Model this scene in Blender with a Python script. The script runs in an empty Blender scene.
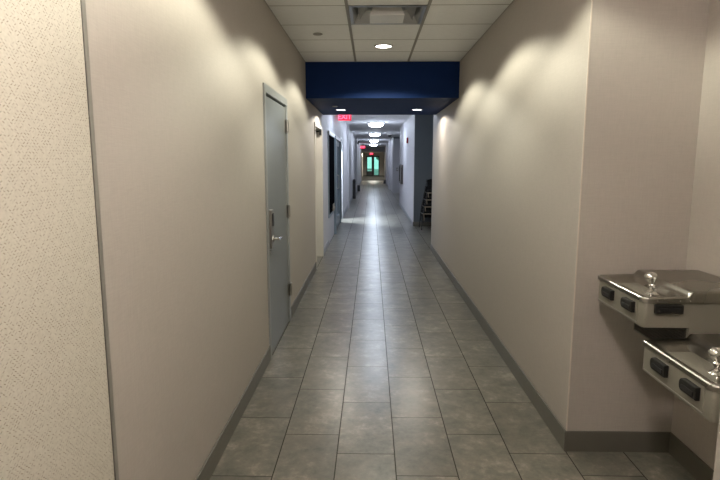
import bpy, bmesh, math, random
from mathutils import Vector, Matrix
random.seed(7)
PI = math.pi
S = bpy.context.scene
COL = S.collection

# ------------------------------------------------------------------ camera, world, exposure
FPX = 535.0
cam_d = bpy.data.cameras.new('camera'); cam = bpy.data.objects.new('camera', cam_d); COL.objects.link(cam)
cam_d.sensor_width = 36.0; cam_d.lens = FPX / 720 * 36; cam_d.clip_start = 0.02; cam_d.clip_end = 300
cam.location = (0, 0, 1.53)
cam.rotation_euler = (PI/2 - math.radians(8.348), 0, math.radians(1.218))
S.camera = cam
w = bpy.data.worlds.new('world'); S.world = w; w.use_nodes = True
bg = w.node_tree.nodes['Background']; bg.inputs[0].default_value = (0.46, 0.84, 0.77, 1); bg.inputs[1].default_value = 0.42
S.view_settings.view_transform = 'Standard'; S.view_settings.look = 'None'
S.view_settings.gamma = 1.0; S.view_settings.use_curve_mapping = False
S.view_settings.exposure = 1.7
WARM = (0.98, 0.965, 0.80); COOL = (0.74, 0.84, 1.0)
DOWN_W = 30.0       # watts of each warm corridor downlight
SOFFIT_W = 9.0
GLOBE_E = 72.0      # emission of the globe light at the near end
DOME_E = 20.0        # emission of the far dome lights

# ------------------------------------------------------------------ materials
def newmat(name):
    m = bpy.data.materials.new(name); m.use_nodes = True
    nt = m.node_tree; b = nt.nodes['Principled BSDF']
    return m, nt, b
def N(nt, t, **kw):
    n = nt.nodes.new(t)
    for k, v in kw.items(): setattr(n, k, v)
    return n
def MTH(nt, op, a, b=None, c=None):
    n = nt.nodes.new('ShaderNodeMath'); n.operation = op
    for i, v in enumerate((a, b, c)):
        if v is None: continue
        if isinstance(v, (int, float)): n.inputs[i].default_value = v
        else: nt.links.new(v, n.inputs[i])
    return n.outputs[0]
def objco(nt): return N(nt, 'ShaderNodeTexCoord').outputs['Object']
def noise(nt, vec, scale, detail=4, rough=0.55, stretch=None):
    if stretch:
        mp = N(nt, 'ShaderNodeMapping'); mp.inputs['Scale'].default_value = stretch
        nt.links.new(vec, mp.inputs['Vector']); vec = mp.outputs[0]
    n = N(nt, 'ShaderNodeTexNoise'); n.inputs['Scale'].default_value = scale
    n.inputs['Detail'].default_value = detail; n.inputs['Roughness'].default_value = rough
    nt.links.new(vec, n.inputs['Vector']); return n.outputs['Fac']
def ramp(nt, fac, stops):
    r = N(nt, 'ShaderNodeValToRGB'); e = r.color_ramp.elements
    while len(e) < len(stops): e.new(0.5)
    for el, (p, c) in zip(e, stops): el.position = p; el.color = (*c, 1)
    nt.links.new(fac, r.inputs[0]); return r.outputs[0]
def mixc(nt, fac, a, b):
    n = N(nt, 'ShaderNodeMix', data_type='RGBA')
    for i, v in ((0, fac), (6, a), (7, b)):
        if isinstance(v, (int, float)): n.inputs[i].default_value = v
        elif isinstance(v, tuple): n.inputs[i].default_value = (*v, 1)
        else: nt.links.new(v, n.inputs[i])
    return n.outputs[2]
def bump(nt, b, h, strength, dist=0.002):
    n = N(nt, 'ShaderNodeBump'); n.inputs['Strength'].default_value = strength; n.inputs['Distance'].default_value = dist
    nt.links.new(h, n.inputs['Height']); nt.links.new(n.outputs[0], b.inputs['Normal'])

def plain(name, col, rough=0.5, metal=0.0, var=0.06, scale=12, spec=0.5, bmp=0.0):
    m, nt, b = newmat(name); co = objco(nt)
    f = noise(nt, co, scale)
    lo = tuple(c*(1-var) for c in col); hi = tuple(min(1, c*(1+var)) for c in col)
    nt.links.new(ramp(nt, f, [(0.3, lo), (0.7, hi)]), b.inputs['Base Color'])
    b.inputs['Roughness'].default_value = rough; b.inputs['Metallic'].default_value = metal
    b.inputs['Specular IOR Level'].default_value = spec
    if bmp: bump(nt, b, noise(nt, co, scale*20, 2), bmp, 0.001)
    return m
def emit(name, col, strength):
    m, nt, b = newmat(name)
    b.inputs['Base Color'].default_value = (*[min(1, c) for c in col], 1)
    b.inputs['Emission Color'].default_value = (*col, 1); b.inputs['Emission Strength'].default_value = strength
    f = noise(nt, objco(nt), 8)
    nt.links.new(MTH(nt, 'MULTIPLY_ADD', f, 0.1, 0.4), b.inputs['Roughness'])
    return m

def wallcover(name, col):
    """woven vinyl wallcovering: fine vertical and horizontal threads"""
    m, nt, b = newmat(name); co = objco(nt)
    v = noise(nt, co, 60, 2, 0.6, (3, 3, 0.25)); h = noise(nt, co, 60, 2, 0.6, (0.3, 0.3, 4.0))
    big = noise(nt, co, 1.3, 3)
    t = MTH(nt, 'ADD', MTH(nt, 'MULTIPLY', v, 0.5), MTH(nt, 'MULTIPLY', h, 0.5))
    c1 = ramp(nt, t, [(0.3, tuple(c*0.93 for c in col)), (0.7, tuple(c*1.07 for c in col))])
    c2 = mixc(nt, MTH(nt, 'MULTIPLY', big, 0.12), c1, (col[0]*0.85, col[1]*0.82, col[2]*0.85))
    nt.links.new(c2, b.inputs['Base Color']); b.inputs['Roughness'].default_value = 0.62
    b.inputs['Specular IOR Level'].default_value = 0.35
    bump(nt, b, t, 0.35, 0.0015); return m

def dash_cover(name):
    """cream wallcovering with a scatter of short slanted dashes"""
    m, nt, b = newmat(name); co = objco(nt)
    sx = N(nt, 'ShaderNodeSeparateXYZ'); nt.links.new(co, sx.inputs[0])
    u = MTH(nt, 'DIVIDE', sx.outputs['Y'], 0.0125); v0 = MTH(nt, 'DIVIDE', sx.outputs['Z'], 0.0070)
    vi = MTH(nt, 'FLOOR', v0); off = MTH(nt, 'MULTIPLY', MTH(nt, 'MODULO', MTH(nt, 'ABSOLUTE', vi), 2.0), 0.5)
    u2 = MTH(nt, 'ADD', u, off); ui = MTH(nt, 'FLOOR', u2)
    lu = MTH(nt, 'SUBTRACT', MTH(nt, 'SUBTRACT', u2, ui), 0.5); lv = MTH(nt, 'SUBTRACT', MTH(nt, 'SUBTRACT', v0, vi), 0.5)
    cb = N(nt, 'ShaderNodeCombineXYZ'); nt.links.new(ui, cb.inputs[0]); nt.links.new(vi, cb.inputs[1])
    wn = N(nt, 'ShaderNodeTexWhiteNoise', noise_dimensions='3D'); nt.links.new(cb.outputs[0], wn.inputs['Vector'])
    sc = N(nt, 'ShaderNodeSeparateColor'); nt.links.new(wn.outputs['Color'], sc.inputs[0])
    sgn = MTH(nt, 'SUBTRACT', MTH(nt, 'MULTIPLY', MTH(nt, 'GREATER_THAN', sc.outputs[0], 0.5), 2.0), 1.0)
    px = MTH(nt, 'MULTIPLY', lu, 15.0); py = MTH(nt, 'MULTIPLY', lv, 8.5)
    a = MTH(nt, 'ADD', MTH(nt, 'MULTIPLY', px, 0.5), MTH(nt, 'MULTIPLY', MTH(nt, 'MULTIPLY', py, 0.86), sgn))
    p = MTH(nt, 'SUBTRACT', MTH(nt, 'MULTIPLY', px, 0.86), MTH(nt, 'MULTIPLY', MTH(nt, 'MULTIPLY', py, 0.5), sgn))
    msk = MTH(nt, 'MULTIPLY', MTH(nt, 'LESS_THAN', MTH(nt, 'ABSOLUTE', p), 4.2), MTH(nt, 'LESS_THAN', MTH(nt, 'ABSOLUTE', a), 1.15))
    msk = MTH(nt, 'MULTIPLY', msk, MTH(nt, 'GREATER_THAN', sc.outputs[1], 0.30))
    msk = MTH(nt, 'MULTIPLY', msk, MTH(nt, 'MULTIPLY_ADD', sc.outputs[2], 0.7, 0.3))
    base = ramp(nt, noise(nt, co, 130, 2, 0.6), [(0.3, (0.52, 0.495, 0.415)), (0.7, (0.59, 0.565, 0.48))])
    nt.links.new(mixc(nt, msk, base, (0.21, 0.175, 0.125)), b.inputs['Base Color'])
    b.inputs['Roughness'].default_value = 0.6; b.inputs['Specular IOR Level'].default_value = 0.3
    bump(nt, b, msk, 0.3, -0.001); return m

def floor_tile(name):
    m, nt, b = newmat(name); co = objco(nt)
    sx = N(nt, 'ShaderNodeSeparateXYZ'); nt.links.new(co, sx.inputs[0])
    PW, PL = 0.3045, 0.607
    u = MTH(nt, 'DIVIDE', MTH(nt, 'ADD', sx.outputs['X'], 0.178), PW); ui = MTH(nt, 'FLOOR', u); lu = MTH(nt, 'SUBTRACT', u, ui)
    v = MTH(nt, 'ADD', MTH(nt, 'DIVIDE', sx.outputs['Y'], PL), MTH(nt, 'SUBTRACT', MTH(nt, 'MULTIPLY', ui, 0.3225), 0.343))
    vi = MTH(nt, 'FLOOR', v); lv = MTH(nt, 'SUBTRACT', v, vi)
    du = MTH(nt, 'MULTIPLY', MTH(nt, 'MINIMUM', lu, MTH(nt, 'SUBTRACT', 1.0, lu)), PW)
    dv = MTH(nt, 'MULTIPLY', MTH(nt, 'MINIMUM', lv, MTH(nt, 'SUBTRACT', 1.0, lv)), PL)
    grout = MTH(nt, 'LESS_THAN', MTH(nt, 'MINIMUM', du, MTH(nt, 'MULTIPLY', dv, 1.15)), 0.0028)
    cb = N(nt, 'ShaderNodeCombineXYZ'); nt.links.new(ui, cb.inputs[0]); nt.links.new(vi, cb.inputs[1])
    wn = N(nt, 'ShaderNodeTexWhiteNoise', noise_dimensions='3D'); nt.links.new(cb.outputs[0], wn.inputs['Vector'])
    # every tile takes its own piece of the cloudy pattern
    vm = N(nt, 'ShaderNodeVectorMath', operation='MULTIPLY_ADD'); nt.links.new(wn.outputs['Color'], vm.inputs[0])
    vm.inputs[1].default_value = (9, 9, 9); nt.links.new(co, vm.inputs[2]); vec = vm.outputs[0]
    n1 = noise(nt, vec, 6.0, 7, 0.68); n2 = noise(nt, vec, 26, 6, 0.7); n3 = noise(nt, vec, 2.2, 5, 0.7)
    mot = MTH(nt, 'ADD', MTH(nt, 'MULTIPLY', n1, 0.65), MTH(nt, 'MULTIPLY', n2, 0.35))
    c = ramp(nt, mot, [(0.36, (0.082, 0.081, 0.066)), (0.46, (0.130, 0.125, 0.102)), (0.54, (0.172, 0.160, 0.130)), (0.66, (0.31, 0.28, 0.23))])
    c = mixc(nt, MTH(nt, 'MULTIPLY', MTH(nt, 'GREATER_THAN', n3, 0.56), 0.25), c, (0.17, 0.145, 0.112))
    tone = MTH(nt, 'MULTIPLY_ADD', wn.outputs['Value'], 0.22, 0.89)
    hs = N(nt, 'ShaderNodeHueSaturation'); nt.links.new(c, hs.inputs['Color']); nt.links.new(tone, hs.inputs['Value'])
    nt.links.new(mixc(nt, grout, hs.outputs[0], (0.050, 0.048, 0.041)), b.inputs['Base Color'])
    r = MTH(nt, 'MULTIPLY_ADD', n2, 0.10, 0.25); r = MTH(nt, 'MAXIMUM', r, MTH(nt, 'MULTIPLY', grout, 0.95))
    nt.links.new(r, b.inputs['Roughness']); nt.links.new(MTH(nt, 'MULTIPLY_ADD', grout, -0.45, 0.5), b.inputs['Specular IOR Level'])
    bump(nt, b, MTH(nt, 'MULTIPLY', n2, 0.25), 0.12, 0.0015)
    return m

def ceil_tile(name, col):
    m, nt, b = newmat(name); co = objco(nt)
    n = noise(nt, co, 90, 3, 0.7); st = noise(nt, co, 30, 2, 0.5, (0.4, 4, 1))
    t = MTH(nt, 'ADD', MTH(nt, 'MULTIPLY', n, 0.5), MTH(nt, 'MULTIPLY', st, 0.5))
    nt.links.new(ramp(nt, t, [(0.3, tuple(c*0.9 for c in col)), (0.7, tuple(min(1, c*1.08) for c in col))]), b.inputs['Base Color'])
    b.inputs['Roughness'].default_value = 0.9; b.inputs['Specular IOR Level'].default_value = 0.1
    bump(nt, b, n, 0.4, 0.001); return m

def steel(name, col=(0.62, 0.60, 0.56), rough=0.28, stretch=(1, 8, 8)):
    m, nt, b = newmat(name); co = objco(nt)
    big = noise(nt, co, 2.5, 1)
    nt.links.new(ramp(nt, big, [(0.3, tuple(c*0.95 for c in col)), (0.7, col)]), b.inputs['Base Color'])
    b.inputs['Metallic'].default_value = 1.0
    nt.links.new(MTH(nt, 'MULTIPLY_ADD', noise(nt, co, 2.5, 1), 0.03, rough), b.inputs['Roughness'])
    return m

def glassy(name, tint, alpha, rough=0.05):
    m, nt, b = newmat(name)
    nt.nodes.remove(b); out = nt.nodes['Material Output']
    tr = N(nt, 'ShaderNodeBsdfTransparent'); tr.inputs[0].default_value = (*tint, 1)
    gl = N(nt, 'ShaderNodeBsdfGlossy'); gl.inputs['Roughness'].default_value = rough
    mx = N(nt, 'ShaderNodeMixShader'); lw = N(nt, 'ShaderNodeLayerWeight'); lw.inputs[0].default_value = 0.25
    f = noise(nt, objco(nt), 3)
    nt.links.new(MTH(nt, 'MULTIPLY_ADD', f, 0.02, MTH(nt, 'MULTIPLY_ADD', lw.outputs['Fresnel'], 0.6, alpha)), mx.inputs[0])
    nt.links.new(tr.outputs[0], mx.inputs[1]); nt.links.new(gl.outputs[0], mx.inputs[2]); nt.links.new(mx.outputs[0], out.inputs[0])
    return m

M = {}
M['wall'] = wallcover('beige_wallcovering', (0.43, 0.395, 0.350))
M['dash'] = dash_cover('dashed_wallcovering')
M['far'] = plain('pale_wall_paint', (0.57, 0.56, 0.585), 0.55, var=0.02, scale=2)
M['farwarm'] = plain('grey_lobby_paint', (0.5, 0.47, 0.43), 0.6, var=0.03, scale=2)
M['slate'] = plain('slate_wall_paint', (0.09, 0.105, 0.115), 0.6, var=0.03, scale=2)
M['navy'] = plain('navy_paint', (0.002, 0.018, 0.085), 0.6, var=0.05, scale=3, spec=0.12)
M['tile'] = floor_tile('concrete_look_tile')
M['carpet'] = plain('dark_carpet', (0.018, 0.018, 0.016), 0.95, var=0.3, scale=40, spec=0.1, bmp=0.5)
M['base'] = plain('vinyl_baseboard', (0.125, 0.118, 0.095), 0.45, var=0.05, scale=6)
M['ceil'] = ceil_tile('ceiling_tile', (0.88, 0.885, 0.88))
M['ceilfar'] = ceil_tile('pale_ceiling_tile', (0.78, 0.78, 0.79))
M['tbar'] = plain('ceiling_grid_metal', (0.30, 0.285, 0.255), 0.5, var=0.03)
M['trimw'] = plain('white_trim', (0.75, 0.75, 0.76), 0.4, var=0.02)
M['strip'] = plain('edge_strip_metal', (0.26, 0.25, 0.22), 0.4, metal=0.2, var=0.08)
M['dark'] = plain('dark_gap', (0.012, 0.012, 0.012), 0.8, var=0.2)
M['doorpaint'] = plain('grey_door_paint', (0.205, 0.220, 0.222), 0.38, var=0.03, scale=3)
M['framepaint'] = plain('grey_frame_paint', (0.28, 0.29, 0.285), 0.4, var=0.03, scale=3)
M['framegrey'] = plain('warm_grey_frame_paint', (0.62, 0.59, 0.53), 0.4, var=0.03, scale=3)
M['blueframe'] = plain('blue_grey_frame_paint', (0.17, 0.215, 0.255), 0.4, var=0.04, scale=3)
M['satin'] = steel('satin_metal', (0.42, 0.41, 0.39), 0.35, (20, 20, 1))
M['chrome'] = steel('chrome', (0.85, 0.84, 0.82), 0.10, (4, 4, 4))
M['steel'] = steel('brushed_stainless', (0.34, 0.325, 0.295), 0.26, (8, 1, 8))
M['rimsteel'] = steel('dull_stainless', (0.44, 0.42, 0.38), 0.34, (8, 1, 8))
M['fountain'] = plain('putty_enamel', (0.20, 0.19, 0.155), 0.42, var=0.03, scale=5)
M['rubber'] = plain('black_rubber', (0.014, 0.0135, 0.012), 0.5, var=0.2, scale=20, spec=0.3)
M['black'] = plain('black_plastic', (0.012, 0.012, 0.013), 0.35, var=0.2)
M['alum'] = plain('white_metal_paint', (0.78, 0.77, 0.74), 0.35, var=0.03)
M['ventsteel'] = steel('bare_sheet_metal', (0.62, 0.63, 0.64), 0.30, (3, 3, 3))
M['whitep'] = plain('white_plastic', (0.75, 0.74, 0.72), 0.4, var=0.03)
M['greyp'] = plain('grey_plastic', (0.30, 0.29, 0.265), 0.5, var=0.05)
M['red'] = plain('red_plastic', (0.42, 0.012, 0.02), 0.35, var=0.08)
M['lens_w'] = emit('lit_warm_lens', (1.0, 0.93, 0.80), 6.0)
M['lens_c'] = emit('lit_pale_lens', (0.95, 0.96, 1.0), 5.0)
M['dome'] = emit('lit_dome_glass', COOL, DOME_E)
M['exit'] = emit('lit_exit_red', (0.9, 0.006, 0.04), 0.32)
M['exitletter'] = emit('lit_exit_letter', (1.0, 0.14, 0.25), 0.7)
M['darkglass'] = plain('dark_glass', (0.004, 0.004, 0.005), 0.9, var=0.2, spec=0.0)
M['doorglass'] = plain('blue_grey_door_glass', (0.22, 0.28, 0.33), 0.25, var=0.15, scale=2)
M['clear'] = glassy('tinted_glass', (0.78, 0.96, 0.92), 0.03)
M['woodtan'] = plain('pale_wood', (0.26, 0.21, 0.15), 0.4, var=0.2, scale=15)
M['seatblack'] = plain('black_upholstery', (0.005, 0.005, 0.005), 0.8, spec=0.2, var=0.3, scale=60, bmp=0.3)
M['legblack'] = plain('black_metal', (0.012, 0.012, 0.013), 0.35, var=0.1)
M['paving'] = plain('grey_paving', (0.30, 0.32, 0.30), 0.8, var=0.2, scale=4)
M['leaf'] = plain('green_leaves', (0.05, 0.16, 0.07), 0.6, var=0.5, scale=6)
M['bark'] = plain('brown_bark', (0.09, 0.06, 0.04), 0.9, var=0.3, scale=10)

# ------------------------------------------------------------------ mesh helpers
def box(bm, x0, x1, y0, y1, z0, z1, bev=0.0):
    vs = [bm.verts.new((x, y, z)) for z in (z0, z1) for y in (y0, y1) for x in (x0, x1)]
    fs = []
    for q in ((0, 2, 3, 1), (4, 5, 7, 6), (0, 1, 5, 4), (2, 6, 7, 3), (0, 4, 6, 2), (1, 3, 7, 5)):
        fs.append(bm.faces.new([vs[i] for i in q]))
    if bev > 0:
        es = list({e for f in fs for e in f.edges})
        bmesh.ops.bevel(bm, geom=es, offset=bev, segments=2, affect='EDGES', profile=0.5)
def lathe(bm, prof, seg=32, mat=None):
    """prof: list of (r, z) about the Z axis; mat moves it into place"""
    rings = []
    for r, z in prof:
        if r < 1e-6: rings.append([bm.verts.new((0, 0, z))])
        else: rings.append([bm.verts.new((r*math.cos(2*PI*i/seg), r*math.sin(2*PI*i/seg), z)) for i in range(seg)])
    for a, b in zip(rings, rings[1:]):
        for i in range(seg):
            j = (i+1) % seg
            if len(a) == 1 and len(b) == 1: continue
            if len(a) == 1: bm.faces.new((a[0], b[j], b[i]))
            elif len(b) == 1: bm.faces.new((a[i], a[j], b[0]))
            else: bm.faces.new((a[i], a[j], b[j], b[i]))
    if mat is not None:
        bmesh.ops.transform(bm, matrix=mat, verts=[v for r in rings for v in r])
def tube(bm, pts, rad, seg=10, caps=True):
    pts = [Vector(p) for p in pts]; rings = []
    if not isinstance(rad, (list, tuple)): rad = [rad]*len(pts)
    for i, p in enumerate(pts):
        t = (pts[min(i+1, len(pts)-1)] - pts[max(i-1, 0)]).normalized()
        a = t.cross(Vector((0, 0, 1)))
        if a.length < 0.05: a = t.cross(Vector((0, 1, 0)))
        a.normalize(); b = t.cross(a)
        rings.append([bm.verts.new(p + rad[i]*(a*math.cos(2*PI*k/seg) + b*math.sin(2*PI*k/seg))) for k in range(seg)])
    for r0, r1 in zip(rings, rings[1:]):
        for k in range(seg): bm.faces.new((r0[k], r0[(k+1) % seg], r1[(k+1) % seg], r1[k]))
    if caps: bm.faces.new(rings[0][::-1]); bm.faces.new(rings[-1])
def prism(bm, pts, axis, a0, a1, bev=0.0):
    """pts 2-D outline, extruded along axis from a0 to a1"""
    def P(p, a):
        return {'x': (a, p[0], p[1]), 'y': (p[0], a, p[1]), 'z': (p[0], p[1], a)}[axis]
    r0 = [bm.verts.new(P(p, a0)) for p in pts]; r1 = [bm.verts.new(P(p, a1)) for p in pts]
    n = len(pts); fs = [bm.faces.new(r0[::-1]), bm.faces.new(r1)]
    for i in range(n): fs.append(bm.faces.new((r0[i], r0[(i+1) % n], r1[(i+1) % n], r1[i])))
    if bev > 0:
        es = list(fs[1].edges) + list(fs[0].edges)
        bmesh.ops.bevel(bm, geom=es, offset=bev, segments=2, affect='EDGES', profile=0.5)
def obj(name, bm, mat, parent=None, smooth=False, loc=None):
    bmesh.ops.recalc_face_normals(bm, faces=bm.faces[:])
    me = bpy.data.meshes.new(name); bm.to_mesh(me); bm.free(); me.materials.append(mat)
    if smooth:
        for p in me.polygons: p.use_smooth = True
        try: me.set_sharp_from_angle(angle=math.radians(38))
        except Exception: pass
    o = bpy.data.objects.new(name, me); COL.objects.link(o)
    if parent: o.parent = parent
    if loc: o.location = loc
    return o
def bx(name, mat, dims, parent=None, bev=0.0, label=None):
    bm = bmesh.new(); box(bm, *dims, bev); o = obj(name, bm, mat, parent)
    if label: o['label'] = label
    return o
def thing(name, label, cat, loc=(0, 0, 0), rz=0.0, group=None):
    o = bpy.data.objects.new(name, None); COL.objects.link(o); o.location = loc; o.rotation_euler = (0, 0, rz)
    o.empty_display_size = 0.1; o['label'] = label; o['category'] = cat
    if group: o['group'] = group
    return o
def tag(o, label, cat, group=None):
    o['label'] = label; o['category'] = cat
    if group: o['group'] = group
    return o
def struct(o):
    o['kind'] = 'structure'; return o
def copy_tree(o, parent=None):
    c = o.copy(); COL.objects.link(c); c.parent = parent
    for ch in list(o.children): copy_tree(ch, c)
    return c
def text_mesh(txt, size, depth, mat, name, parent, loc, rot, bold=0.0):
    cu = bpy.data.curves.new(name, 'FONT'); cu.body = txt; cu.size = size; cu.extrude = depth; cu.offset = bold
    cu.align_x = 'CENTER'; cu.align_y = 'CENTER'
    t = bpy.data.objects.new(name + '_source', cu); COL.objects.link(t)
    dg = bpy.context.evaluated_depsgraph_get(); me = bpy.data.meshes.new_from_object(t.evaluated_get(dg))
    bpy.data.objects.remove(t); bpy.data.curves.remove(cu)
    me.materials.clear(); me.materials.append(mat); me.name = name
    o = bpy.data.objects.new(name, me); COL.objects.link(o); o.parent = parent; o.location = loc; o.rotation_euler = rot
    return o

# ------------------------------------------------------------------ structure: sizes in metres, camera at the origin looking along +Y
XL, XR, HC = -0.79, 1.04, 2.70
TOP = 3.1
Y0 = -4.0
SOF0, SOF1, SOFZ = 6.58, 8.90, 2.28
YFAR, YEND = 43.5, 60.0
NICHE_X, NICHE0, NICHE1 = 1.59, 1.525, 2.69
RW_END, ALC_END = 9.24, 12.76

bm = bmesh.new(); box(bm, -3.2, 3.2, Y0, YFAR, -0.1, 0.0); struct(obj('floor', bm, M['tile']))
bm = bmesh.new(); box(bm, -3.2, 3.2, YFAR, YEND+0.1, -0.1, 0.004); struct(obj('floor_lobby', bm, M['carpet']))
bm = bmesh.new(); box(bm, -30, 30, YEND+0.1, 110, -0.15, -0.02); struct(obj('ground', bm, M['paving']))
bm = bmesh.new(); box(bm, -3.3, 3.3, Y0-0.2, YEND+0.2, TOP, TOP+0.1); struct(obj('roof_slab', bm, M['far']))

# left wall, with its door openings left open
D1 = (3.975, 5.035, 2.095)      # grey door: y0, y1, top
D2 = (7.50, 8.62, 2.07)         # recessed door
D3 = (9.75, 13.45, 2.06)        # glass door with side light
D4 = (13.55, 14.35, 2.10)       # open side passage
bm = bmesh.new()
TW = 0.25
box(bm, XL-TW, XL, 1.53, D1[0], 0, TOP); box(bm, XL-TW, XL, D1[0], D1[1], D1[2], TOP); box(bm, XL-TW, XL, D1[1], D2[0], 0, TOP)
box(bm, XL-TW, XL, D2[0], D2[1], D2[2], TOP)
struct(obj('wall_left', bm, M['wall']))
bm = bmesh.new(); box(bm, XL-TW, XL, Y0, 1.512, 0, TOP); struct(obj('wall_left_patterned', bm, M['dash']))
bm = bmesh.new()
box(bm, XL-TW, XL, D2[1], D3[0], 0, TOP); box(bm, XL-TW, XL, D3[0], D3[1], D3[2], TOP); box(bm, XL-TW, XL, D3[1], D4[0], 0, TOP)
box(bm, XL-TW, XL, D4[0], D4[1], D4[2], TOP); box(bm, XL-TW, XL, D4[1], YFAR, 0, TOP)
struct(obj('wall_left_far', bm, M['far']))
# side passage behind the opening
bm = bmesh.new(); box(bm, -2.7, -2.6, D4[0]-0.3, D4[1]+0.3, 0, TOP); box(bm, -2.6, XL-TW, D4[0]-0.12, D4[0], 0, TOP); box(bm, -2.6, XL-TW, D4[1], D4[1]+0.12, 0, TOP)
struct(obj('wall_passage', bm, M['far']))
bm = bmesh.new(); box(bm, -2.6, XL-TW, D4[0], D4[1], 2.45, 2.5); struct(obj('ceiling_passage', bm, M['ceilfar']))

# right wall, fountain niche, alcoves
bm = bmesh.new(); box(bm, XR, 2.6, NICHE1, RW_END, 0, TOP); struct(obj('wall_right', bm, M['wall']))
bm = bmesh.new(); box(bm, NICHE_X, 2.6, NICHE0, NICHE1, 0, TOP); struct(obj('wall_niche', bm, M['wall']))
bm = bmesh.new(); box(bm, XR, 2.6, Y0, NICHE0, 0, TOP); struct(obj('wall_right_near', bm, M['wall']))
bm = bmesh.new(); box(bm, 2.5, 2.6, RW_END, ALC_END, 0, TOP); struct(obj('wall_alcove', bm, M['slate']))
bm = bmesh.new(); box(bm, 1.012, 2.6, ALC_END, ALC_END+0.1, 0, TOP); struct(obj('wall_alcove_end', bm, M['slate']))
bm = bmesh.new(); box(bm, 1.0, 2.6, ALC_END+0.1, 19.2, 0, TOP); box(bm, 1.0, 1.012, ALC_END, ALC_END+0.1, 0, TOP); struct(obj('wall_right_middle', bm, M['far']))
bm = bmesh.new(); box(bm, 1.42, 2.6, 19.2, 26.3, 0, TOP); struct(obj('wall_recess', bm, M['far']))
bm = bmesh.new(); box(bm, 1.05, 2.6, 26.3, YFAR, 0, TOP); struct(obj('wall_right_far', bm, M['far']))
for i, (y, d) in enumerate(((29.5, .10), (35.5, .08))):
    bm = bmesh.new(); box(bm, 1.05-d, 1.05, y, y+0.5, 0, HC); struct(obj('pilaster_right', bm, M['far']))
for y, d in ((17.6, .05), (26.5, .08)):
    bm = bmesh.new(); box(bm, XL, XL+d, y, y+0.45, 0, HC); struct(obj('pilaster_left', bm, M['far']))
bm = bmesh.new(); box(bm, -3.2, 3.2, Y0-0.1, Y0, 0, TOP); struct(obj('wall_back', bm, M['wall']))
# lobby at the far end
bm = bmesh.new(); box(bm, -1.25, -0.93, YFAR, YEND, 0, TOP); struct(obj('wall_lobby_left', bm, M['farwarm']))
bm = bmesh.new(); box(bm, 1.38, 2.6, YFAR, YEND, 0, TOP); struct(obj('wall_lobby_right', bm, M['farwarm']))
bm = bmesh.new(); box(bm, -0.93, 1.38, YFAR, YFAR+0.3, 2.30, TOP); box(bm, -1.1, XL+0.03, YFAR-0.02, YFAR+0.3, 0, TOP); struct(obj('header_far', bm, plain('grey_header_paint', (0.40, 0.40, 0.41), 0.6)))
DX = (-0.56, 0.88)
bm = bmesh.new()
box(bm, -0.93, DX[0], YEND, YEND+0.1, 0, TOP); box(bm, DX[1], 1.38, YEND, YEND+0.1, 0, TOP); box(bm, DX[0], DX[1], YEND, YEND+0.1, 2.14, TOP)
struct(obj('wall_end', bm, M['farwarm']))

# ceilings: individual tiles laid in a grid, one tile out for the air diffuser
XG = [-0.79, -0.192, 0.430, 1.04]
YG = [4.265 + 0.577*k for k in range(-15, 5)]
YG = [y for y in YG if y > Y0] ; YG = [Y0] + YG[:-1] + [SOF0]
bm = bmesh.new()
for i in range(3):
    for a, b in zip(YG, YG[1:]):
        if i == 1 and abs(a-4.265) < 0.05: continue
        box(bm, XG[i]+0.003, XG[i+1]-0.003, a+0.003, b-0.003, HC, HC+0.02)
box(bm, XR+0.004, NICHE_X, NICHE0, NICHE1, HC, HC+0.02)
cl = struct(obj('ceiling', bm, M['ceil']))
bm = bmesh.new()
for x in XG[1:3]: box(bm, x-0.012, x+0.012, Y0, SOF0, HC-0.003, HC+0.012)
for x in (XL, XR): box(bm, x-0.004 if x > 0 else x, x+0.004 if x < 0 else x, Y0, SOF0, HC-0.004, HC+0.004)
cg = obj('ceiling_grid', bm, M['tbar'], cl); cg['kind'] = 'structure'
bm = bmesh.new()
for y in YG[1:-1]: box(bm, XL, XR, y-0.005, y+0.005, HC-0.001, HC+0.010)
cg = obj('ceiling_cross_bars', bm, M['tbar'], cl); cg['kind'] = 'structure'

bm = bmesh.new(); y = SOF1
while y < YFAR-0.1:
    y1 = min(y+0.6, YFAR)
    xr = 2.5
    for a, b in ((XL, -0.19), (-0.19, 0.42), (0.42, 1.03), (1.03, 2.5)):
        box(bm, a+0.003, b-0.003, y+0.003, y1-0.003, HC, HC+0.02)
    y = y1
clf = struct(obj('ceiling_far', bm, M['ceilfar']))
bm = bmesh.new()
for x in (-0.19, 0.42): box(bm, x-0.012, x+0.012, SOF1, YFAR, HC-0.003, HC+0.012)
yy = SOF1+0.6
while yy < YFAR-0.1:
    box(bm, XL, 2.5, yy-0.012, yy+0.012, HC-0.002, HC+0.012); yy += 0.6
o = obj('ceiling_grid', bm, M['trimw'], clf); o['kind'] = 'structure'
bm = bmesh.new(); box(bm, XL, XL+0.02, SOF1, YFAR, HC-0.022, HC-0.004); struct(obj('trim_1', bm, M['trimw']))
bm = bmesh.new(); box(bm, 0.98, 1.0, ALC_END, 19.2, HC-0.022, HC-0.004); struct(obj('trim_2', bm, M['trimw']))
bm = bmesh.new(); box(bm, -0.93, 1.38, YFAR+0.3, YEND, 2.5, 2.55); struct(obj('ceiling_lobby', bm, M['farwarm']))
bm = bmesh.new(); box(bm, -0.79, 1.42, 26.0, 26.12, 2.63, HC); struct(obj('beam_far', bm, M['slate'])) if False else bm.free()

# navy soffit across the corridor
bm = bmesh.new(); box(bm, XL, XR, SOF0, SOF1, SOFZ, TOP); struct(obj('soffit', bm, M['navy']))

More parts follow.
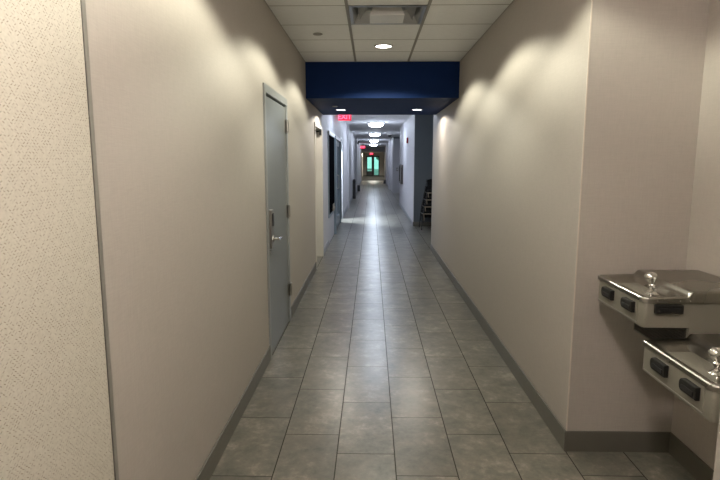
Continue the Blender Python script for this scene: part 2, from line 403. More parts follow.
# baseboards
def baseboard(name, pts, mat=M['base'], h=0.115, t=0.010):
    """pts: list of (x0,x1,y0,y1) boxes"""
    bm = bmesh.new()
    for x0, x1, y0, y1 in pts:
        box(bm, x0, x1, y0, y1, 0, h, 0.003)
    return struct(obj(name, bm, mat))
t = 0.010
baseboard('baseboard_left', [(XL, XL+t, 1.534, D1[0]-0.002), (XL, XL+t, D1[1]+0.002, D2[0]-0.002)])
baseboard('baseboard_right', [(XR-t, XR, NICHE1-t, RW_END)])
baseboard('baseboard_niche_end', [(XR, NICHE_X, NICHE1-t, NICHE1)])
baseboard('baseboard_niche', [(NICHE_X-t, NICHE_X, NICHE0, NICHE1-t)])
baseboard('baseboard_near', [(XR-t, XR, Y0, NICHE0)])
greyb = plain('grey_baseboard', (0.30, 0.31, 0.34), 0.45)
baseboard('baseboard_left_far', [(XL, XL+t, D2[1]+0.002, D3[0]-0.002), (XL, XL+t, D4[1], YFAR)], greyb, 0.10)
baseboard('baseboard_right_far', [(1.0-t, 1.0, ALC_END-t, 19.2)], greyb, 0.10)
baseboard('baseboard_alcove', [(1.0, 2.5, ALC_END-t, ALC_END)], M['base'], 0.10)

# vertical metal strip between the patterned and the plain wallcovering
bm = bmesh.new(); box(bm, XL-0.02, XL+0.003, 1.514, 1.534, 0, HC, 0.001); s3 = struct(obj('trim_3', bm, M['strip']))
bm = bmesh.new(); box(bm, XL-0.02, XL+0.0006, 1.5115, 1.514, 0, HC); o = obj('shadow_gap', bm, M['dark'], s3); o['kind'] = 'structure'
# pale corner bead on the fountain niche
bm = bmesh.new(); box(bm, XR-0.0015, XR+0.004, NICHE1-0.0015, NICHE1+0.004, 0.115, HC); struct(obj('trim_4', bm, plain('corner_bead', (0.62, 0.56, 0.48), 0.5)))

# ------------------------------------------------------------------ door 1: grey steel door on the left
d = struct(thing('door_1', 'grey steel door with three hinges and a lever lock in the left wall', 'door', (XL, 0, 0)))
FW = 0.05
bm = bmesh.new()
y0, y1, zt = D1
box(bm, -0.13, 0.014, y0, y0+FW, 0, zt, 0.002); box(bm, -0.13, 0.014, y1-FW, y1, 0, zt, 0.002); box(bm, -0.13, 0.014, y0+FW, y1-FW, zt-FW-0.012, zt, 0.002)
obj('door_frame', bm, M['framepaint'], d)
bm = bmesh.new(); box(bm, -0.13, -0.05, y0+FW, y1-FW, 0, zt-FW-0.012); obj('door_gap', bm, M['dark'], d)
bm = bmesh.new(); box(bm, -0.045, -0.001, y0+FW+0.006, y1-FW-0.004, 0.008, zt-FW-0.028, 0.002); leaf = obj('door_leaf', bm, M['doorpaint'], d)
for z in (0.32, 1.07, 1.85):
    bm = bmesh.new()
    lathe(bm, [(0, -0.06), (0.014, -0.058), (0.014, 0.058), (0, 0.06)], 12, Matrix.Translation((0.018, y1-FW-0.001, z)))
    box(bm, -0.001, 0.004, y1-FW-0.05, y1-FW, z-0.056, z+0.056); box(bm, 0.0135, 0.022, y1-FW, y1-FW+0.048, z-0.056, z+0.056)
    obj('hinge', bm, M['satin'], d, True)
# long lock plate with keypad window and lever
yl = y0+FW+0.075
bm = bmesh.new(); box(bm, 0.0, 0.028, yl-0.05, yl+0.045, 0.865, 1.165, 0.006); lp = obj('lock_plate', bm, M['satin'], leaf)
bm = bmesh.new(); box(bm, 0.0275, 0.033, yl-0.020, yl+0.026, 1.035, 1.135, 0.006); obj('lock_reader', bm, M['black'], leaf)
bm = bmesh.new()
lathe(bm, [(0, 0), (0.024, 0), (0.024, 0.008), (0.012, 0.012), (0.012, 0.045), (0, 0.045)], 18, Matrix.Translation((0.026, yl, 0.935)) @ Matrix.Rotation(PI/2, 4, 'Y'))
tube(bm, [(0.070, yl-0.008, 0.935), (0.072, yl+0.03, 0.935), (0.070, yl+0.09, 0.934), (0.064, yl+0.15, 0.932)], [0.011, 0.011, 0.010, 0.009], 12)
obj('lever', bm, M['chrome'], leaf, True)
bm = bmesh.new(); lathe(bm, [(0, 0), (0.016, 0), (0.015, 0.008), (0, 0.009)], 16, Matrix.Translation((0.0, yl+0.005, 0.83)) @ Matrix.Rotation(PI/2, 4, 'Y'))
obj('lock_cylinder', bm, M['satin'], leaf, True)

# ------------------------------------------------------------------ door 2: recessed doorway under the soffit
d = struct(thing('door_2', 'recessed doorway with pale steel frame under the navy soffit', 'door', (XL, 0, 0)))
y0, y1, zt = D2
bm = bmesh.new()
box(bm, -0.24, 0.012, y0, y0+0.05, 0, zt, 0.002); box(bm, -0.24, 0.012, y1-0.05, y1, 0, zt, 0.002); box(bm, -0.24, 0.012, y0+0.05, y1-0.05, zt-0.05, zt, 0.002)
obj('door_frame', bm, M['framegrey'], d)
bm = bmesh.new(); box(bm, -0.235, -0.19, y0+0.054, y1-0.054, 0.008, zt-0.054, 0.002); leaf = obj('door_leaf', bm, M['doorpaint'], d)
bm = bmesh.new(); box(bm, -0.19, -0.115, y1-0.42, y1-0.10, 1.925, 1.985, 0.006); tube(bm, [(-0.10, y1-0.16, 1.99), (-0.03, y1-0.09, 1.995), (0.0, y1-0.065, 1.995)], 0.012, 8); box(bm, -0.03, 0.004, y1-0.12, y1-0.051, 1.94, 2.01, 0.004)
obj('door_closer', bm, M['black'], d)

# ------------------------------------------------------------------ door 3: blue-grey glazed door with a dark side light
d = struct(thing('door_3', 'blue grey glazed double door with a black side light on the left', 'door', (XL, 0, 0)))
y0, y1, zt = D3
ym = 11.25
bm = bmesh.new()
box(bm, -0.14, 0.02, y0, y0+0.06, 0.5, zt, 0.002); box(bm, -0.14, 0.05, ym, ym+0.10, 0, zt, 0.002); box(bm, -0.14, 0.03, y1-0.06, y1, 0, zt, 0.002)
box(bm, -0.14, 0.02, y0+0.06, ym, 0.50, 0.55, 0.002)
obj('door_frame', bm, M['blueframe'], d)
bm = bmesh.new(); box(bm, -0.14, 0.035, y0, y1, zt-0.05, zt+0.02, 0.002); o = obj('head_trim', bm, M['trimw'], d); o['label'] = 'white head trim'
bm = bmesh.new(); box(bm, -0.03, 0.016, y0+0.06, ym, 0.55, zt-0.05); o = obj('side_light', bm, M['darkglass'], d); o['label'] = 'black side light glass'
bm = bmesh.new(); box(bm, -0.14, 0.0, y0, ym, 0, 0.50); o = obj('sill_panel', bm, M['far'], d); o['label'] = 'pale panel under the side light'
bm = bmesh.new(); box(bm, -0.04, 0.035, y0+0.9, ym-0.05, 0.55, 0.60, 0.004); box(bm, -0.035, 0.02, y0+0.95, ym-0.1, 0.60, 0.68, 0.003); o = obj('sill', bm, M['woodtan'], d); o['label'] = 'wooden sill'
yc = (ym+0.10+y1-0.06)/2
for a, b in ((ym+0.105, yc-0.004), (yc+0.004, y1-0.064)):
    bm = bmesh.new()
    box(bm, -0.05, -0.005, a, a+0.12, 0.01, zt-0.055, 0.002); box(bm, -0.05, -0.005, b-0.12, b, 0.01, zt-0.055, 0.002)
    box(bm, -0.05, -0.005, a+0.12, b-0.12, 0.01, 0.26, 0.002); box(bm, -0.05, -0.005, a+0.12, b-0.12, zt-0.175, zt-0.055, 0.002)
    lf = obj('door_leaf', bm, M['blueframe'], d)
    bm = bmesh.new(); box(bm, -0.032, -0.022, a+0.12, b-0.12, 0.26, zt-0.175); obj('door_glass', bm, M['doorglass'], lf)
    hy = b-0.06 if a < yc-0.5 else a+0.06
    bm = bmesh.new(); tube(bm, [(-0.005, hy, 0.92), (0.04, hy, 0.92), (0.04, hy, 1.22), (-0.005, hy, 1.22)], 0.010, 8); obj('pull_handle', bm, M['satin'], lf, True)

# passage frame
bm = bmesh.new(); box(bm, XL-TW, XL+0.012, D4[0]-0.05, D4[0], 0, D4[2]+0.05); box(bm, XL-TW, XL+0.012, D4[1], D4[1]+0.05, 0, D4[2]+0.05); box(bm, XL-TW, XL+0.012, D4[0], D4[1], D4[2], D4[2]+0.05)
struct(obj('trim_5', bm, M['trimw']))

# ------------------------------------------------------------------ door 4: glass doors at the far end
d = struct(thing('door_4', 'glazed double door at the far end of the hall', 'door', (0, YEND, 0)))
bm = bmesh.new()
box(bm, DX[0], DX[0]+0.06, 0, 0.1, 0, 2.14); box(bm, DX[1]-0.06, DX[1], 0, 0.1, 0, 2.14); box(bm, DX[0], DX[1], 0, 0.1, 2.06, 2.14); box(bm, 0.06, 0.26, -0.02, 0.1, 0, 2.06)
obj('door_frame', bm, M['black'], d)
for a, b, zb in ((-0.50, 0.06, 0.46), (0.26, 0.82, 0.04)):
    bm = bmesh.new()
    box(bm, a, a+0.04, 0.02, 0.07, 0.005, 2.06); box(bm, b-0.04, b, 0.02, 0.07, 0.005, 2.06); box(bm, a, b, 0.02, 0.07, 0.005, zb); box(bm, a, b, 0.02, 0.07, 2.0, 2.06)
    if zb > 0.1: box(bm, a, b, 0.02, 0.07, 0.66, 0.74)
    lf = obj('door_leaf', bm, M['slate'], d)
    bm = bmesh.new(); box(bm, a+0.04, b-0.04, 0.04, 0.046, zb, 2.0); obj('door_glass', bm, M['clear'], lf)
# trees outside the end doors
for (x, y, h, lab) in ((-2.2, 74, 5.5, 'tall green tree outside the left glass door'), (1.9, 82, 4.2, 'green tree outside the right glass door')):
    tr = thing('tree', lab, 'tree', (x, y, -0.02))
    bm = bmesh.new(); tube(bm, [(0, 0, 0), (0.04, 0, h*0.3), (0, 0.05, h*0.62)], [0.16, 0.12, 0.06], 8); obj('trunk', bm, M['bark'], tr, True)
    bm = bmesh.new()
    for k in range(46):
        a = random.random()*2*PI; rr = random.random()**0.5*1.5; zz = h*0.45 + random.random()*h*0.55
        rr *= 1-0.6*abs(zz/h-0.68)/0.35
        c = Vector((rr*math.cos(a), rr*math.sin(a), zz))
        bmesh.ops.create_icosphere(bm, subdivisions=1, radius=random.uniform(0.25, 0.5), matrix=Matrix.Translation(c))
    obj('crown', bm, M['leaf'], tr)

# ------------------------------------------------------------------ lights
def spot(name, parent, loc, watts, col, ang, blend, rad):
    l = bpy.data.lights.new(name, 'SPOT'); l.energy = watts; l.color = col; l.spot_size = math.radians(ang); l.spot_blend = blend; l.shadow_soft_size = rad
    o = bpy.data.objects.new(name, l); COL.objects.link(o); o.parent = parent; o.location = loc; return o
def beam(name, parent, loc, watts, col, rad, c0=0.30, c1=0.40, low=0.26):
    """lamp with the spread of a wall-washing reflector: dark above the cut-off angle, strongest just inside it"""
    l = bpy.data.lights.new(name, 'POINT'); l.energy = watts; l.color = col; l.shadow_soft_size = rad; l.use_nodes = True
    nt = l.node_tree; em = nt.nodes['Emission']
    g = N(nt, 'ShaderNodeNewGeometry'); sx = N(nt, 'ShaderNodeSeparateXYZ'); nt.links.new(g.outputs['Incoming'], sx.inputs[0])
    c = MTH(nt, 'MULTIPLY', sx.outputs['Z'], -1.0)
    def step(a, b):
        m = N(nt, 'ShaderNodeMapRange', interpolation_type='SMOOTHSTEP'); m.inputs['From Min'].default_value = a; m.inputs['From Max'].default_value = b
        nt.links.new(c, m.inputs['Value']); return m.outputs['Result']
    nt.links.new(MTH(nt, 'MULTIPLY', step(c0, c1), MTH(nt, 'MULTIPLY_ADD', step(c1, 0.66), low-1.0, 1.0)), em.inputs['Strength'])
    o = bpy.data.objects.new(name, l); COL.objects.link(o); o.parent = parent; o.location = loc; return o
def downlight(label, loc, watts, col, lensmat, r=0.096, ang=None, blend=0.5, group=None, srad=0.04, cut=(0.30, 0.42, 0.36)):
    t = thing('downlight', label, 'light', loc, group=group)
    bm = bmesh.new(); lathe(bm, [(r, 0), (r, -0.004), (r-0.004, -0.008), (r*0.86, -0.008), (r*0.82, -0.0055), (r*0.82, 0)], 40); obj('trim_ring', bm, M['greyp'], t, True)
    bm = bmesh.new(); lathe(bm, [(0, -0.0065), (r*0.5, -0.006), (r*0.82, -0.004)], 40); obj('lens', bm, lensmat, t, True)
    if ang: spot('lamp_beam', t, (0, 0, -0.03), watts, col, ang, blend, srad)
    else: beam('lamp_beam', t, (0, 0, -0.05), watts, col, srad, *cut)
    return t
downlight('round white recessed downlight in the ceiling tile just before the navy soffit', (0.12, 5.71, HC), DOWN_W, WARM, M['lens_w'])
downlight('round white recessed downlight on the near side of the square air diffuser', (0.12, 3.976, HC), DOWN_W, WARM, M['lens_w'])
downlight('round white recessed downlight in the ceiling level with the fountain niche', (0.12, 2.245, HC), DOWN_W, WARM, M['lens_w'])
t = thing('globe_light', 'white glass globe light under the ceiling at the near end of the hall', 'light', (0.07, 0.50, HC))
bm = bmesh.new(); lathe(bm, [(0, 0), (0.07, 0), (0.07, -0.02), (0.045, -0.03), (0.045, -0.045), (0, -0.045)], 28); obj('ceiling_mount', bm, M['satin'], t, True)
bm = bmesh.new(); lathe(bm, [(0.09*math.sin(PI*k/20), -0.13+0.09*math.cos(PI*k/20)) for k in range(21)], 36); obj('globe', bm, emit('lit_globe_glass', (1.0, 0.865, 0.80), GLOBE_E), t, True)
downlight('left small downlight in the underside of the navy soffit', (-0.45, 8.0, SOFZ), SOFFIT_W, (1, 0.92, 0.8), M['lens_c'], r=0.08, srad=0.02, cut=(0.12, 0.24, 1.0))
downlight('right small downlight in the underside of the navy soffit', (0.66, 8.0, SOFZ), SOFFIT_W, (1, 0.92, 0.8), M['lens_c'], r=0.08, srad=0.02, cut=(0.12, 0.24, 1.0))
downlight('small downlight in the ceiling of the side passage', (-1.30, 13.95, 2.45), 260, (0.75, 0.87, 1.0), M['lens_c'], r=0.08, ang=150)

def dome(label, y, group=None, x=0.13, mat=None):
    t = thing('ceiling_light', label, 'light', (x, y, HC))
    if group: t['group'] = group
    bm = bmesh.new(); lathe(bm, [(0, 0), (0.20, 0), (0.235, -0.02), (0.24, -0.045), (0.225, -0.05), (0, -0.05)], 40); obj('base_ring', bm, M['satin'], t, True)
    bm = bmesh.new(); lathe(bm, [(0.222, -0.05), (0.215, -0.08), (0.18, -0.115), (0.12, -0.138), (0.05, -0.146), (0, -0.147)], 40); obj('glass_bowl', bm, mat or M['dome'], t, True)
    return t
dome('glowing glass dome ceiling light nearest beyond the navy soffit', 16.4)
dome('glowing glass dome ceiling light second beyond the navy soffit', 22.4)
dome('glowing glass dome ceiling light third beyond the navy soffit', 29.5)
dome('glowing glass dome ceiling light farthest down the hall', 36.5)
dome('glowing glass dome ceiling light above the glazed side door', 10.6)
# lobby
t = thing('wall_light', 'small glowing wall light on the left beyond the far header', 'light', (-0.93, 46.5, 2.12))
bm = bmesh.new(); box(bm, 0, 0.03, -0.08, 0.08, -0.10, 0.10, 0.004); obj('back_plate', bm, M['satin'], t)
bm = bmesh.new(); box(bm, 0.03, 0.13, -0.10, 0.10, -0.16, 0.10, 0.02); obj('shade', bm, emit('lit_warm_shade', (1, 0.9, 0.75), 9.0), t)

for y, lab in ((48.0, 'added unseen downlight nearer in the lobby ceiling behind the far header'), (54.0, 'added unseen downlight farther in the lobby ceiling behind the far header')):  # hidden lamps added to brighten the lobby
    downlight(lab, (0.2, y, 2.5), 170, (1.0, 0.93, 0.82), M['lens_w'], ang=160)
# ------------------------------------------------------------------ ceiling things
# stepped square air diffuser in the missing tile
t = thing('air_diffuser', 'square white metal air diffuser set in the ceiling grid', 'vent', (0.119, 4.265+0.577/2, HC))
a, b = 0.297, 0.275
bm = bmesh.new()
def sq_loops(bm, loops):
    rs = [[bm.verts.new((sx*x, sy*y, z)) for sx, sy in ((-1, -1), (1, -1), (1, 1), (-1, 1))] for x, y, z in loops]
    for r0, r1 in zip(rs, rs[1:]):
        for i in range(4): bm.faces.new((r0[i], r0[(i+1) % 4], r1[(i+1) % 4], r1[i]))
sq_loops(bm, [(a, b, -0.004), (a-0.022, b-0.022, -0.004), (a-0.03, b-0.03, 0.005), (a-0.085, b-0.085, 0.10), (a-0.10, b-0.10, 0.13)])
obj('outer_frame', bm, M['ventsteel'], t)
bm = bmesh.new(); box(bm, -a+0.08, a-0.08, -b+0.08, b-0.08, 0.125, 0.14); obj('duct_back', bm, M['dark'], t)
for k, (s, z0, z1) in enumerate(((0.66, 0.004, 0.075),)):
    bm = bmesh.new()
    sq_loops(bm, [(a*s+0.03, b*s+0.03, z0+0.012), (a*s+0.028, b*s+0.028, z0+0.008), (a*s-0.02, b*s-0.02, z1), (a*s-0.04, b*s-0.04, z1+0.01)])
    o = obj('middle_cone', bm, M['ventsteel'], t)
    sm = o.modifiers.new('thick', 'SOLIDIFY'); sm.thickness = 0.002
bm = bmesh.new(); sq_loops(bm, [(a*0.46, b*0.46, -0.026), (a*0.46, b*0.46, -0.030), (a*0.44, b*0.44, -0.032)])
v = [bm.verts.new((sx*a*0.44, sy*b*0.44, -0.032)) for sx, sy in ((-1, -1), (1, -1), (1, 1), (-1, 1))]; bm.faces.new(v)
sq_loops(bm, [(a*0.46, b*0.46, -0.026), (a*0.36, b*0.36, 0.05), (a*0.34, b*0.34, 0.06)])
obj('centre_plaque', bm, M['alum'], t)
for sx in (-1, 1):
    for sy in (-1, 1):
        bm = bmesh.new(); tube(bm, [(sx*a*0.33, sy*b*0.33, 0.05), (sx*(a-0.09), sy*(b-0.09), 0.09)], 0.004, 6); obj('support_rod', bm, M['alum'], t)

def disc(label, loc, r=0.045):
    bm = bmesh.new(); lathe(bm, [(0, -0.010), (r*0.9, -0.010), (r, -0.007), (r, -0.004), (r*0.85, -0.003), (r*0.85, 0), (0, 0)], 28)
    return tag(obj('sprinkler_cover', bm, M['greyp'], None, True, loc), label, 'sprinkler')
disc('small round grey sprinkler cover on the left ceiling tile', (-0.50, 5.16, HC))
disc('small round sprinkler cover under the navy soffit beside the left downlight', (-0.50, 7.49, SOFZ), 0.04)

def exit_sign(label, loc, w=0.30, h=0.165, side=-1):
    t = thing('exit_sign', label, 'sign', loc)
    bm = bmesh.new(); box(bm, -w/2, w/2, -0.012, 0.012, -h/2, h/2, 0.003); obj('lit_panel', bm, M['exit'], t)
    bm = bmesh.new(); box(bm, -w/2, w/2, -0.03, 0.03, h/2, h/2+0.025, 0.004); obj('top_housing', bm, M['alum'], t)
    for s in (-1, 1):
        bm = bmesh.new(); tube(bm, [(s*w*0.3, 0, h/2+0.02), (s*w*0.3, 0, HC-loc[2])], 0.008, 8); obj('hanger_rod', bm, M['alum'], t)
    text_mesh('EXIT', h*0.92, 0.003, M['exitletter'], 'exit_lettering', t, (0, -0.0155, 0), (PI/2, 0, 0), 0.004)
    return t
exit_sign('red lit exit sign nearest, just beyond the navy soffit on the left', (-0.62, 12.6, 2.545))
exit_sign('red lit exit sign under the ceiling just before the far header', (-0.56, 35.0, 2.44))
exit_sign('red lit exit sign above the glass doors at the far end', (0.0, 55.0, 2.30), 0.36, 0.17)

def cam_dome(label, loc):
    t = thing('security_camera', label, 'camera', loc)
    bm = bmesh.new(); lathe(bm, [(0, 0), (0.11, 0), (0.11, -0.03), (0.09, -0.04), (0, -0.04)], 24); obj('mount', bm, M['whitep'], t, True)
    bm = bmesh.new(); lathe(bm, [(0.085, -0.04), (0.08, -0.08), (0.05, -0.115), (0, -0.125)], 24); obj('dark_dome', bm, M['black'], t, True)
cam_dome('black dome security camera on white mount on the far ceiling right', (0.78, 23.5, HC))

t = thing('emergency_light', 'small black emergency light high on the left far wall', 'light', (XL, 29.6, 2.52))
bm = bmesh.new(); box(bm, 0, 0.09, -0.16, 0.16, -0.06, 0.06, 0.01); obj('case', bm, M['black'], t)
for s in (-1, 1):
    bm = bmesh.new(); lathe(bm, [(0, 0), (0.05, 0), (0.055, 0.03), (0.03, 0.07), (0, 0.075)], 14, Matrix.Translation((0.10, s*0.1, 0.07)) @ Matrix.Rotation(PI/2, 4, 'X')); obj('lamp_head', bm, M['black'], t, True)

# fire alarm on the right wall
t = thing('fire_alarm', 'small red fire alarm strobe high on the pale right wall', 'alarm', (1.0, 14.9, 2.10))
bm = bmesh.new(); box(bm, -0.045, 0, -0.055, 0.055, -0.075, 0.075, 0.006); obj('housing', bm, M['red'], t)
bm = bmesh.new(); box(bm, -0.065, -0.045, -0.045, 0.045, -0.015, 0.03, 0.006); obj('strobe_lens', bm, M['whitep'], t)
bm = bmesh.new()
for k in range(4): box(bm, -0.048, -0.045, -0.04, 0.04, -0.06+k*0.011, -0.055+k*0.011)
obj('grille', bm, M['black'], t)
# framed notice board edge-on
t = thing('notice_board', 'dark framed board hanging on the pale right wall', 'board', (1.0, 17.6, 1.12))
bm = bmesh.new()
for q in ((-0.55, -0.50, -0.30, 0.30), (0.50, 0.55, -0.30, 0.30), (-0.50, 0.50, 0.25, 0.30), (-0.50, 0.50, -0.30, -0.25)): box(bm, -0.075, 0, q[0], q[1], q[2], q[3], 0.004)
obj('frame', bm, plain('dark_brown_wood', (0.05, 0.04, 0.035), 0.4), t)
bm = bmesh.new(); box(bm, -0.03, 0, -0.5, 0.5, -0.25, 0.25); obj('panel', bm, M['whitep'], t)
# wall plates on the recess end
def plate(label, x, y, z):
    t = thing('wall_plate', label, 'switch', (x, y, z))
    bm = bmesh.new(); box(bm, -0.055, 0.055, -0.012, 0, -0.08, 0.08, 0.003); obj('cover', bm, M['greyp'], t)
    bm = bmesh.new(); box(bm, -0.02, 0.02, -0.018, -0.012, -0.03, 0.03, 0.002); obj('rocker', bm, M['whitep'], t)
plate('small grey wall plate on the bright end wall of the right recess', 1.25, 26.3, 1.15)
# dark recess head on the bright end wall
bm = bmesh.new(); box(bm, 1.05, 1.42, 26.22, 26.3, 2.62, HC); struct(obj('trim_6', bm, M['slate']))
# bins along the far walls
def bin_(label, loc, w, dd, h):
    t = thing('waste_bin', label, 'bin', loc)
    bm = bmesh.new(); prism(bm, [(-w*0.46, -dd*0.46), (w*0.46, -dd*0.46), (w*0.46, dd*0.46), (-w*0.46, dd*0.46)], 'z', 0, h*0.88, 0.006); obj('body', bm, M['black'], t)
    bm = bmesh.new(); box(bm, -w/2, w/2, -dd/2, dd/2, h*0.88, h*0.94, 0.004); box(bm, -w*0.38, w*0.38, -dd*0.38, dd*0.38, h*0.94, h, 0.008); obj('lid', bm, M['black'], t)
bin_('slim tall black waste bin against the left far wall', (XL+0.075, 22.3, 0), 0.13, 0.35, 0.80)
bin_('low black waste bin on the left beyond the tall slim one', (XL+0.11, 27.9, 0), 0.20, 0.25, 0.32)
bin_('low black waste bin on the right before the far header', (0.93, 37.6, 0), 0.20, 0.25, 0.24)
# dark poster in the lobby
t = thing('poster_board', 'dark poster with red top band on the right lobby wall', 'poster', (1.378, 52.5, 1.05))
bm = bmesh.new(); box(bm, -0.10, 0, -0.5, 0.5, -0.42, 0.42, 0.004); obj('board', bm, M['black'], t)
bm = bmesh.new(); box(bm, -0.105, 0, -0.5, 0.5, 0.42, 0.52, 0.003); obj('red_band', bm, M['red'], t)

# ------------------------------------------------------------------ stacked chairs in the alcove
def make_chair(label):
    t = thing('stacking_chair', label, 'chair', (0, 0, 0), group='stacked chairs in the alcove')
    W, D, SH = 0.50, 0.46, 0.36
    bm = bmesh.new(); box(bm, -W/2+0.03, W/2-0.03, -D/2+0.01, D/2-0.03, SH+0.012, SH+0.055, 0.016); obj('seat', bm, M['seatblack'], t, True)
    bm = bmesh.new(); box(bm, -W/2+0.015, W/2-0.015, -D/2+0.02, D/2-0.04, SH-0.085, SH+0.011, 0.01); obj('seat_apron', bm, M['seatblack'], t, True)
    bm = bmesh.new()
    prof = []
    for k in range(9):
        a = -0.2 + 0.4*k/8; prof.append((a, D/2-0.02 - 0.03*math.cos(a/0.2*PI/2)+0.03))
    for k in range(8):
        (xa, ya), (xb, yb) = prof[k], prof[k+1]
        ha = 0.30 + 0.03*math.cos(xa/0.2*PI/2); hb = 0.30 + 0.03*math.cos(xb/0.2*PI/2)
        vs = [bm.verts.new(p) for p in ((xa, ya-0.012, SH+0.11), (xb, yb-0.012, SH+0.11), (xb, yb+0.03, SH+hb-0.02), (xa, ya+0.03, SH+ha-0.02),
                                        (xa, ya+0.016, SH+0.11), (xb, yb+0.016, SH+0.11), (xb, yb+0.058, SH+hb-0.02), (xa, ya+0.058, SH+ha-0.02))]
        for q in ((0, 1, 2, 3), (5, 4, 7, 6), (0, 4, 5, 1), (3, 2, 6, 7)): bm.faces.new([vs[i] for i in q])
        if k == 0: bm.faces.new([vs[i] for i in (0, 3, 7, 4)])
        if k == 7: bm.faces.new([vs[i] for i in (1, 5, 6, 2)])
    bmesh.ops.remove_doubles(bm, verts=bm.verts[:], dist=0.0005)
    obj('backrest', bm, M['seatblack'], t, True)
    for s in (-1, 1):
        bm = bmesh.new(); tube(bm, [(s*(W/2+0.02), -D/2-0.03, 0.0), (s*(W/2), -D/2+0.01, SH), ], 0.013, 8); obj('leg', bm, M['legblack'], t, True)
        bm = bmesh.new(); tube(bm, [(s*(W/2+0.03), D/2+0.03, 0.0), (s*(W/2), D/2-0.03, SH), (s*(W/2-0.04), D/2+0.02, SH+0.29)], 0.011, 8); obj('leg', bm, M['legblack'], t, True)
        bm = bmesh.new(); tube(bm, [(s*W/2, -D/2+0.01, SH), (s*W/2, D/2-0.03, SH)], 0.011, 8); obj('side_rail', bm, M['legblack'], t, True)
    for s in (-1, 1):
        bm = bmesh.new(); tube(bm, [(s*(W/2-0.035), -D/2-0.012, SH-0.15), (s*(W/2-0.025), -D/2-0.004, SH)], 0.009, 8); obj('corner_brace', bm, M['woodtan'], t, True)
    bm = bmesh.new(); tube(bm, [(-W/2, -D/2+0.002, SH), (W/2, -D/2+0.002, SH)], 0.010, 8); obj('front_rail', bm, M['woodtan'], t, True)
    return t
names = ['bottom black chair of the stack in the alcove, standing on the floor', 'second chair from the floor in the black stack',
         'third chair from the floor in the black stack', 'topmost chair of the black stack in the alcove']
ch0 = make_chair(names[0])
for k in range(4):
    c = ch0 if k == 0 else copy_tree(ch0)
    c['label'] = names[k]; c.location = (1.405+0.035*k, 12.26+0.045*k, 0.0+0.155*k); c.rotation_euler = (0, 0, 0)

# ------------------------------------------------------------------ drinking fountains in the niche
def ss(a, b, x):
    x = max(0.0, min(1.0, (x-a)/(b-a))); return x*x*(3-2*x)
def fountain_top(W, Dp, rn=0.032, rf=0.014):
    """pressed steel top; local x: 0 front .. Dp wall, y: 0 near .. W far, z 0 = rim"""
    bm = bmesh.new()
    def inset(y):
        r, e = (rn, y) if y < W/2 else (rf, W-y)
        return 0 if e >= r else r - math.sqrt(max(0, r*r-(r-e)**2))
    ys = [0, .002, .005, .010, .016, .022] + [.03+ (W-.06)*k/40 for k in range(41)] + [W-v for v in (.022, .016, .010, .005, .002, 0)]
    us = [0, .002, .005, .010, .016, .022] + [.028+ .172*k/28 for k in range(29)] + [.21, .23, .27, .33, .40, Dp]
    def zf(x, y, d):
        e = min(d, min(y, W-y))
        z = 0.004*ss(0.02, 0.17, x)
        if e < 0.010: z -= 0.007*(1-e/0.010)**2
        z += 0.022*ss(0.172, 0.196, x)
        inb = ss(0.016, 0.050, d)*(1-ss(0.148, 0.172, x))*ss(0.018, 0.055, y)*(1-ss(W-0.120, W-0.030, y - 0.10*(x-0.09)))
        z -= (0.022 + 0.008*ss(0.05, W-0.10, y))*inb
        return z
    g = []
    for y in ys:
        i0 = inset(y); row = []
        for u in us:
            x = i0 + u*(Dp-i0)/Dp; row.append(bm.verts.new((x, y, zf(x, y, u))))
        g.append(row)
    for a, b in zip(g, g[1:]):
        for k in range(len(us)-1): bm.faces.new((a[k], a[k+1], b[k+1], b[k]))
    ring = [row[0] for row in g] + g[-1][1:] + [row[-1] for row in g[::-1]][1:] + g[0][::-1][1:-1]
    low = [bm.verts.new((v.co.x, v.co.y, -0.022)) for v in ring]; n = len(ring)
    for k in range(n): bm.faces.new((ring[k], ring[(k+1) % n], low[(k+1) % n], low[k]))
    return bm
def outline(W, x1, ins, r=0.016, rf=0.014):
    pts = [(x1, ins)]
    for k in range(9):
        a = PI/2*k/8; pts.append((ins+r-r*math.sin(a), ins+r-r*math.cos(a)))
    for k in range(5):
        a = PI/2*k/4; pts.append((ins+rf-rf*math.cos(a), W-ins-rf+rf*math.sin(a)))
    pts.append((x1, W-ins)); return pts
def push_bar(t, y0, y1, z0, z1, side=False, x0=0.0, x1=0.0):
    """black push pad with a rounded end and a raised lip"""
    def D(y0, y1, z0, z1):
        r = (z1-z0)/2; p = [(y0, z0), (y0, z1)]
        for k in range(9):
            a = PI/2 - PI*k/8; p.append((y1-r*0.75+r*0.75*math.cos(a), (z0+z1)/2+r*math.sin(a)))
        return p
    if side:
        bm = bmesh.new(); box(bm, x0, x1, -0.010, 0.012, z0, z1, 0.004); b = obj('push_bar', bm, M['rubber'], t)
        bm = bmesh.new(); box(bm, x0+0.012, x1-0.012, -0.0125, -0.009, z0+0.012, z0+0.026, 0.001); o = obj('ribbed_grip', bm, M['greyp'], b)
        o.data.materials[0] = M['black']
        return
    bm = bmesh.new(); prism(bm, D(y0, y1, z0, z1), 'x', -0.014, 0.012, 0.004); b = obj('push_bar', bm, M['rubber'], t)
    bm = bmesh.new(); prism(bm, D(y0+0.012, y1-0.016, z0+0.010, z0+0.026), 'x', -0.0165, -0.013, 0.001); obj('ribbed_grip', bm, M['black'], b)
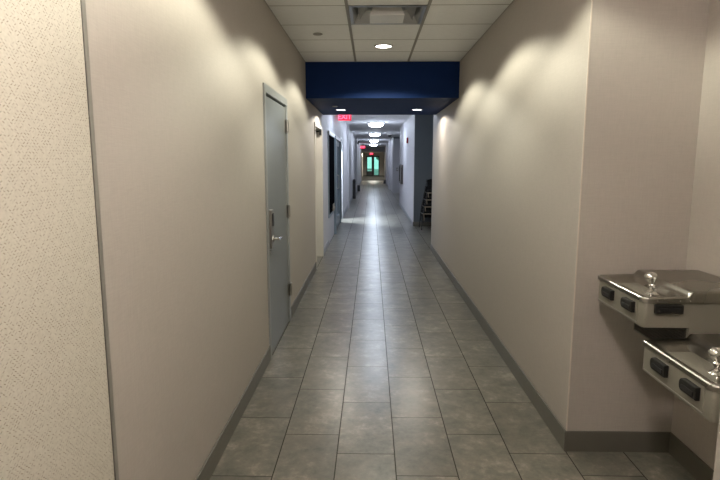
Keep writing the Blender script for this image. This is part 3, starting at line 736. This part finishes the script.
def fountain(label, y0, zrim, cab_bottom, W=0.46, Dp=0.478, side_bar=True):
    t = thing('drinking_fountain', label, 'drinking fountain', (NICHE_X-Dp-0.004, y0, zrim))
    bm = fountain_top(W, Dp); obj('steel_top', bm, M['steel'], t, True)
    bm = bmesh.new(); prism(bm, outline(W, 0.194, 0.006), 'z', -0.128, -0.0215, 0.002); obj('basin_housing', bm, M['fountain'], t, True)
    bm = bmesh.new(); box(bm, 0.192, Dp, 0.0065, W-0.0065, cab_bottom, -0.0215, 0.003); cb = obj('cabinet', bm, M['fountain'], t)
    bm = bmesh.new()  # dark slatted sheet, paints in the shade below the basin overhang
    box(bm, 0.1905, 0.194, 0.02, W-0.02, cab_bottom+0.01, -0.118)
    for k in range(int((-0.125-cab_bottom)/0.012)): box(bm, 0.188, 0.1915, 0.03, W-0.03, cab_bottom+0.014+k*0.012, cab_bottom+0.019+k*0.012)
    if cab_bottom < -0.15: o = obj('shade_panel', bm, plain('painted_shade', (0.04, 0.037, 0.03), 0.5), cb); o['label'] = 'dark slatted panel painting in the shade under the basin'
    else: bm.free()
    bm = bmesh.new(); box(bm, 0.0035, 0.012, 0.056, W-0.024, -0.122, -0.0235, 0.002); fp = obj('front_panel', bm, M['fountain'], t)
    bm = bmesh.new(); box(bm, 0.0025, 0.010, 0.056, W-0.024, -0.1175, -0.1155); obj('panel_seam', bm, M['greyp'], fp)
    push_bar(t, 0.075, 0.175, -0.083, -0.037)
    push_bar(t, 0.270, 0.375, -0.083, -0.037)
    if side_bar: push_bar(t, 0, 0, -0.066, -0.028, True, 0.046, 0.158)
    # bubbler
    bm = bmesh.new()
    lathe(bm, [(0, -0.03), (0.027, -0.03), (0.027, -0.020), (0.021, -0.014), (0.014, -0.010), (0.0115, 0.0), (0.0115, 0.010), (0.016, 0.008), (0.016, 0.016), (0.012, 0.020), (0.012, 0.024)], 24, Matrix.Translation((0.112, W*0.35, 0)))
    obj('bubbler_base', bm, M['chrome'], t, True)
    bm = bmesh.new(); tl = Matrix.Translation((0.112, W*0.35, 0.020)) @ Matrix.Rotation(math.radians(-14), 4, 'Y')
    lathe(bm, [(0.010, 0), (0.012, 0.006), (0.018, 0.018), (0.025, 0.030), (0.026, 0.038), (0.022, 0.047), (0.012, 0.053), (0, 0.055)], 24, tl)
    obj('bubbler_head', bm, M['chrome'], t, True)
    # drain
    bm = bmesh.new(); c = Matrix.Translation((0.095, W*0.80, -0.0265))
    lathe(bm, [(0.034, 0), (0.031, 0.004), (0.026, 0.001), (0.010, 0.000), (0, 0.003)], 28, c); obj('drain', bm, M['chrome'], t, True)
    # rivets along the near rim
    for x in (0.055, 0.145, 0.185):
        bm = bmesh.new(); lathe(bm, [(0.0035, 0), (0.003, 0.002), (0, 0.003)], 10, Matrix.Translation((x, 0.0005, -0.013)) @ Matrix.Rotation(PI/2, 4, 'X')); obj('rivet', bm, M['chrome'], t, True)
    return t
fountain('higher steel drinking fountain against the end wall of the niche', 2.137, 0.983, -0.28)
fountain('lower steel drinking fountain nearer in the niche', 1.660, 0.812, -0.128, W=0.474)
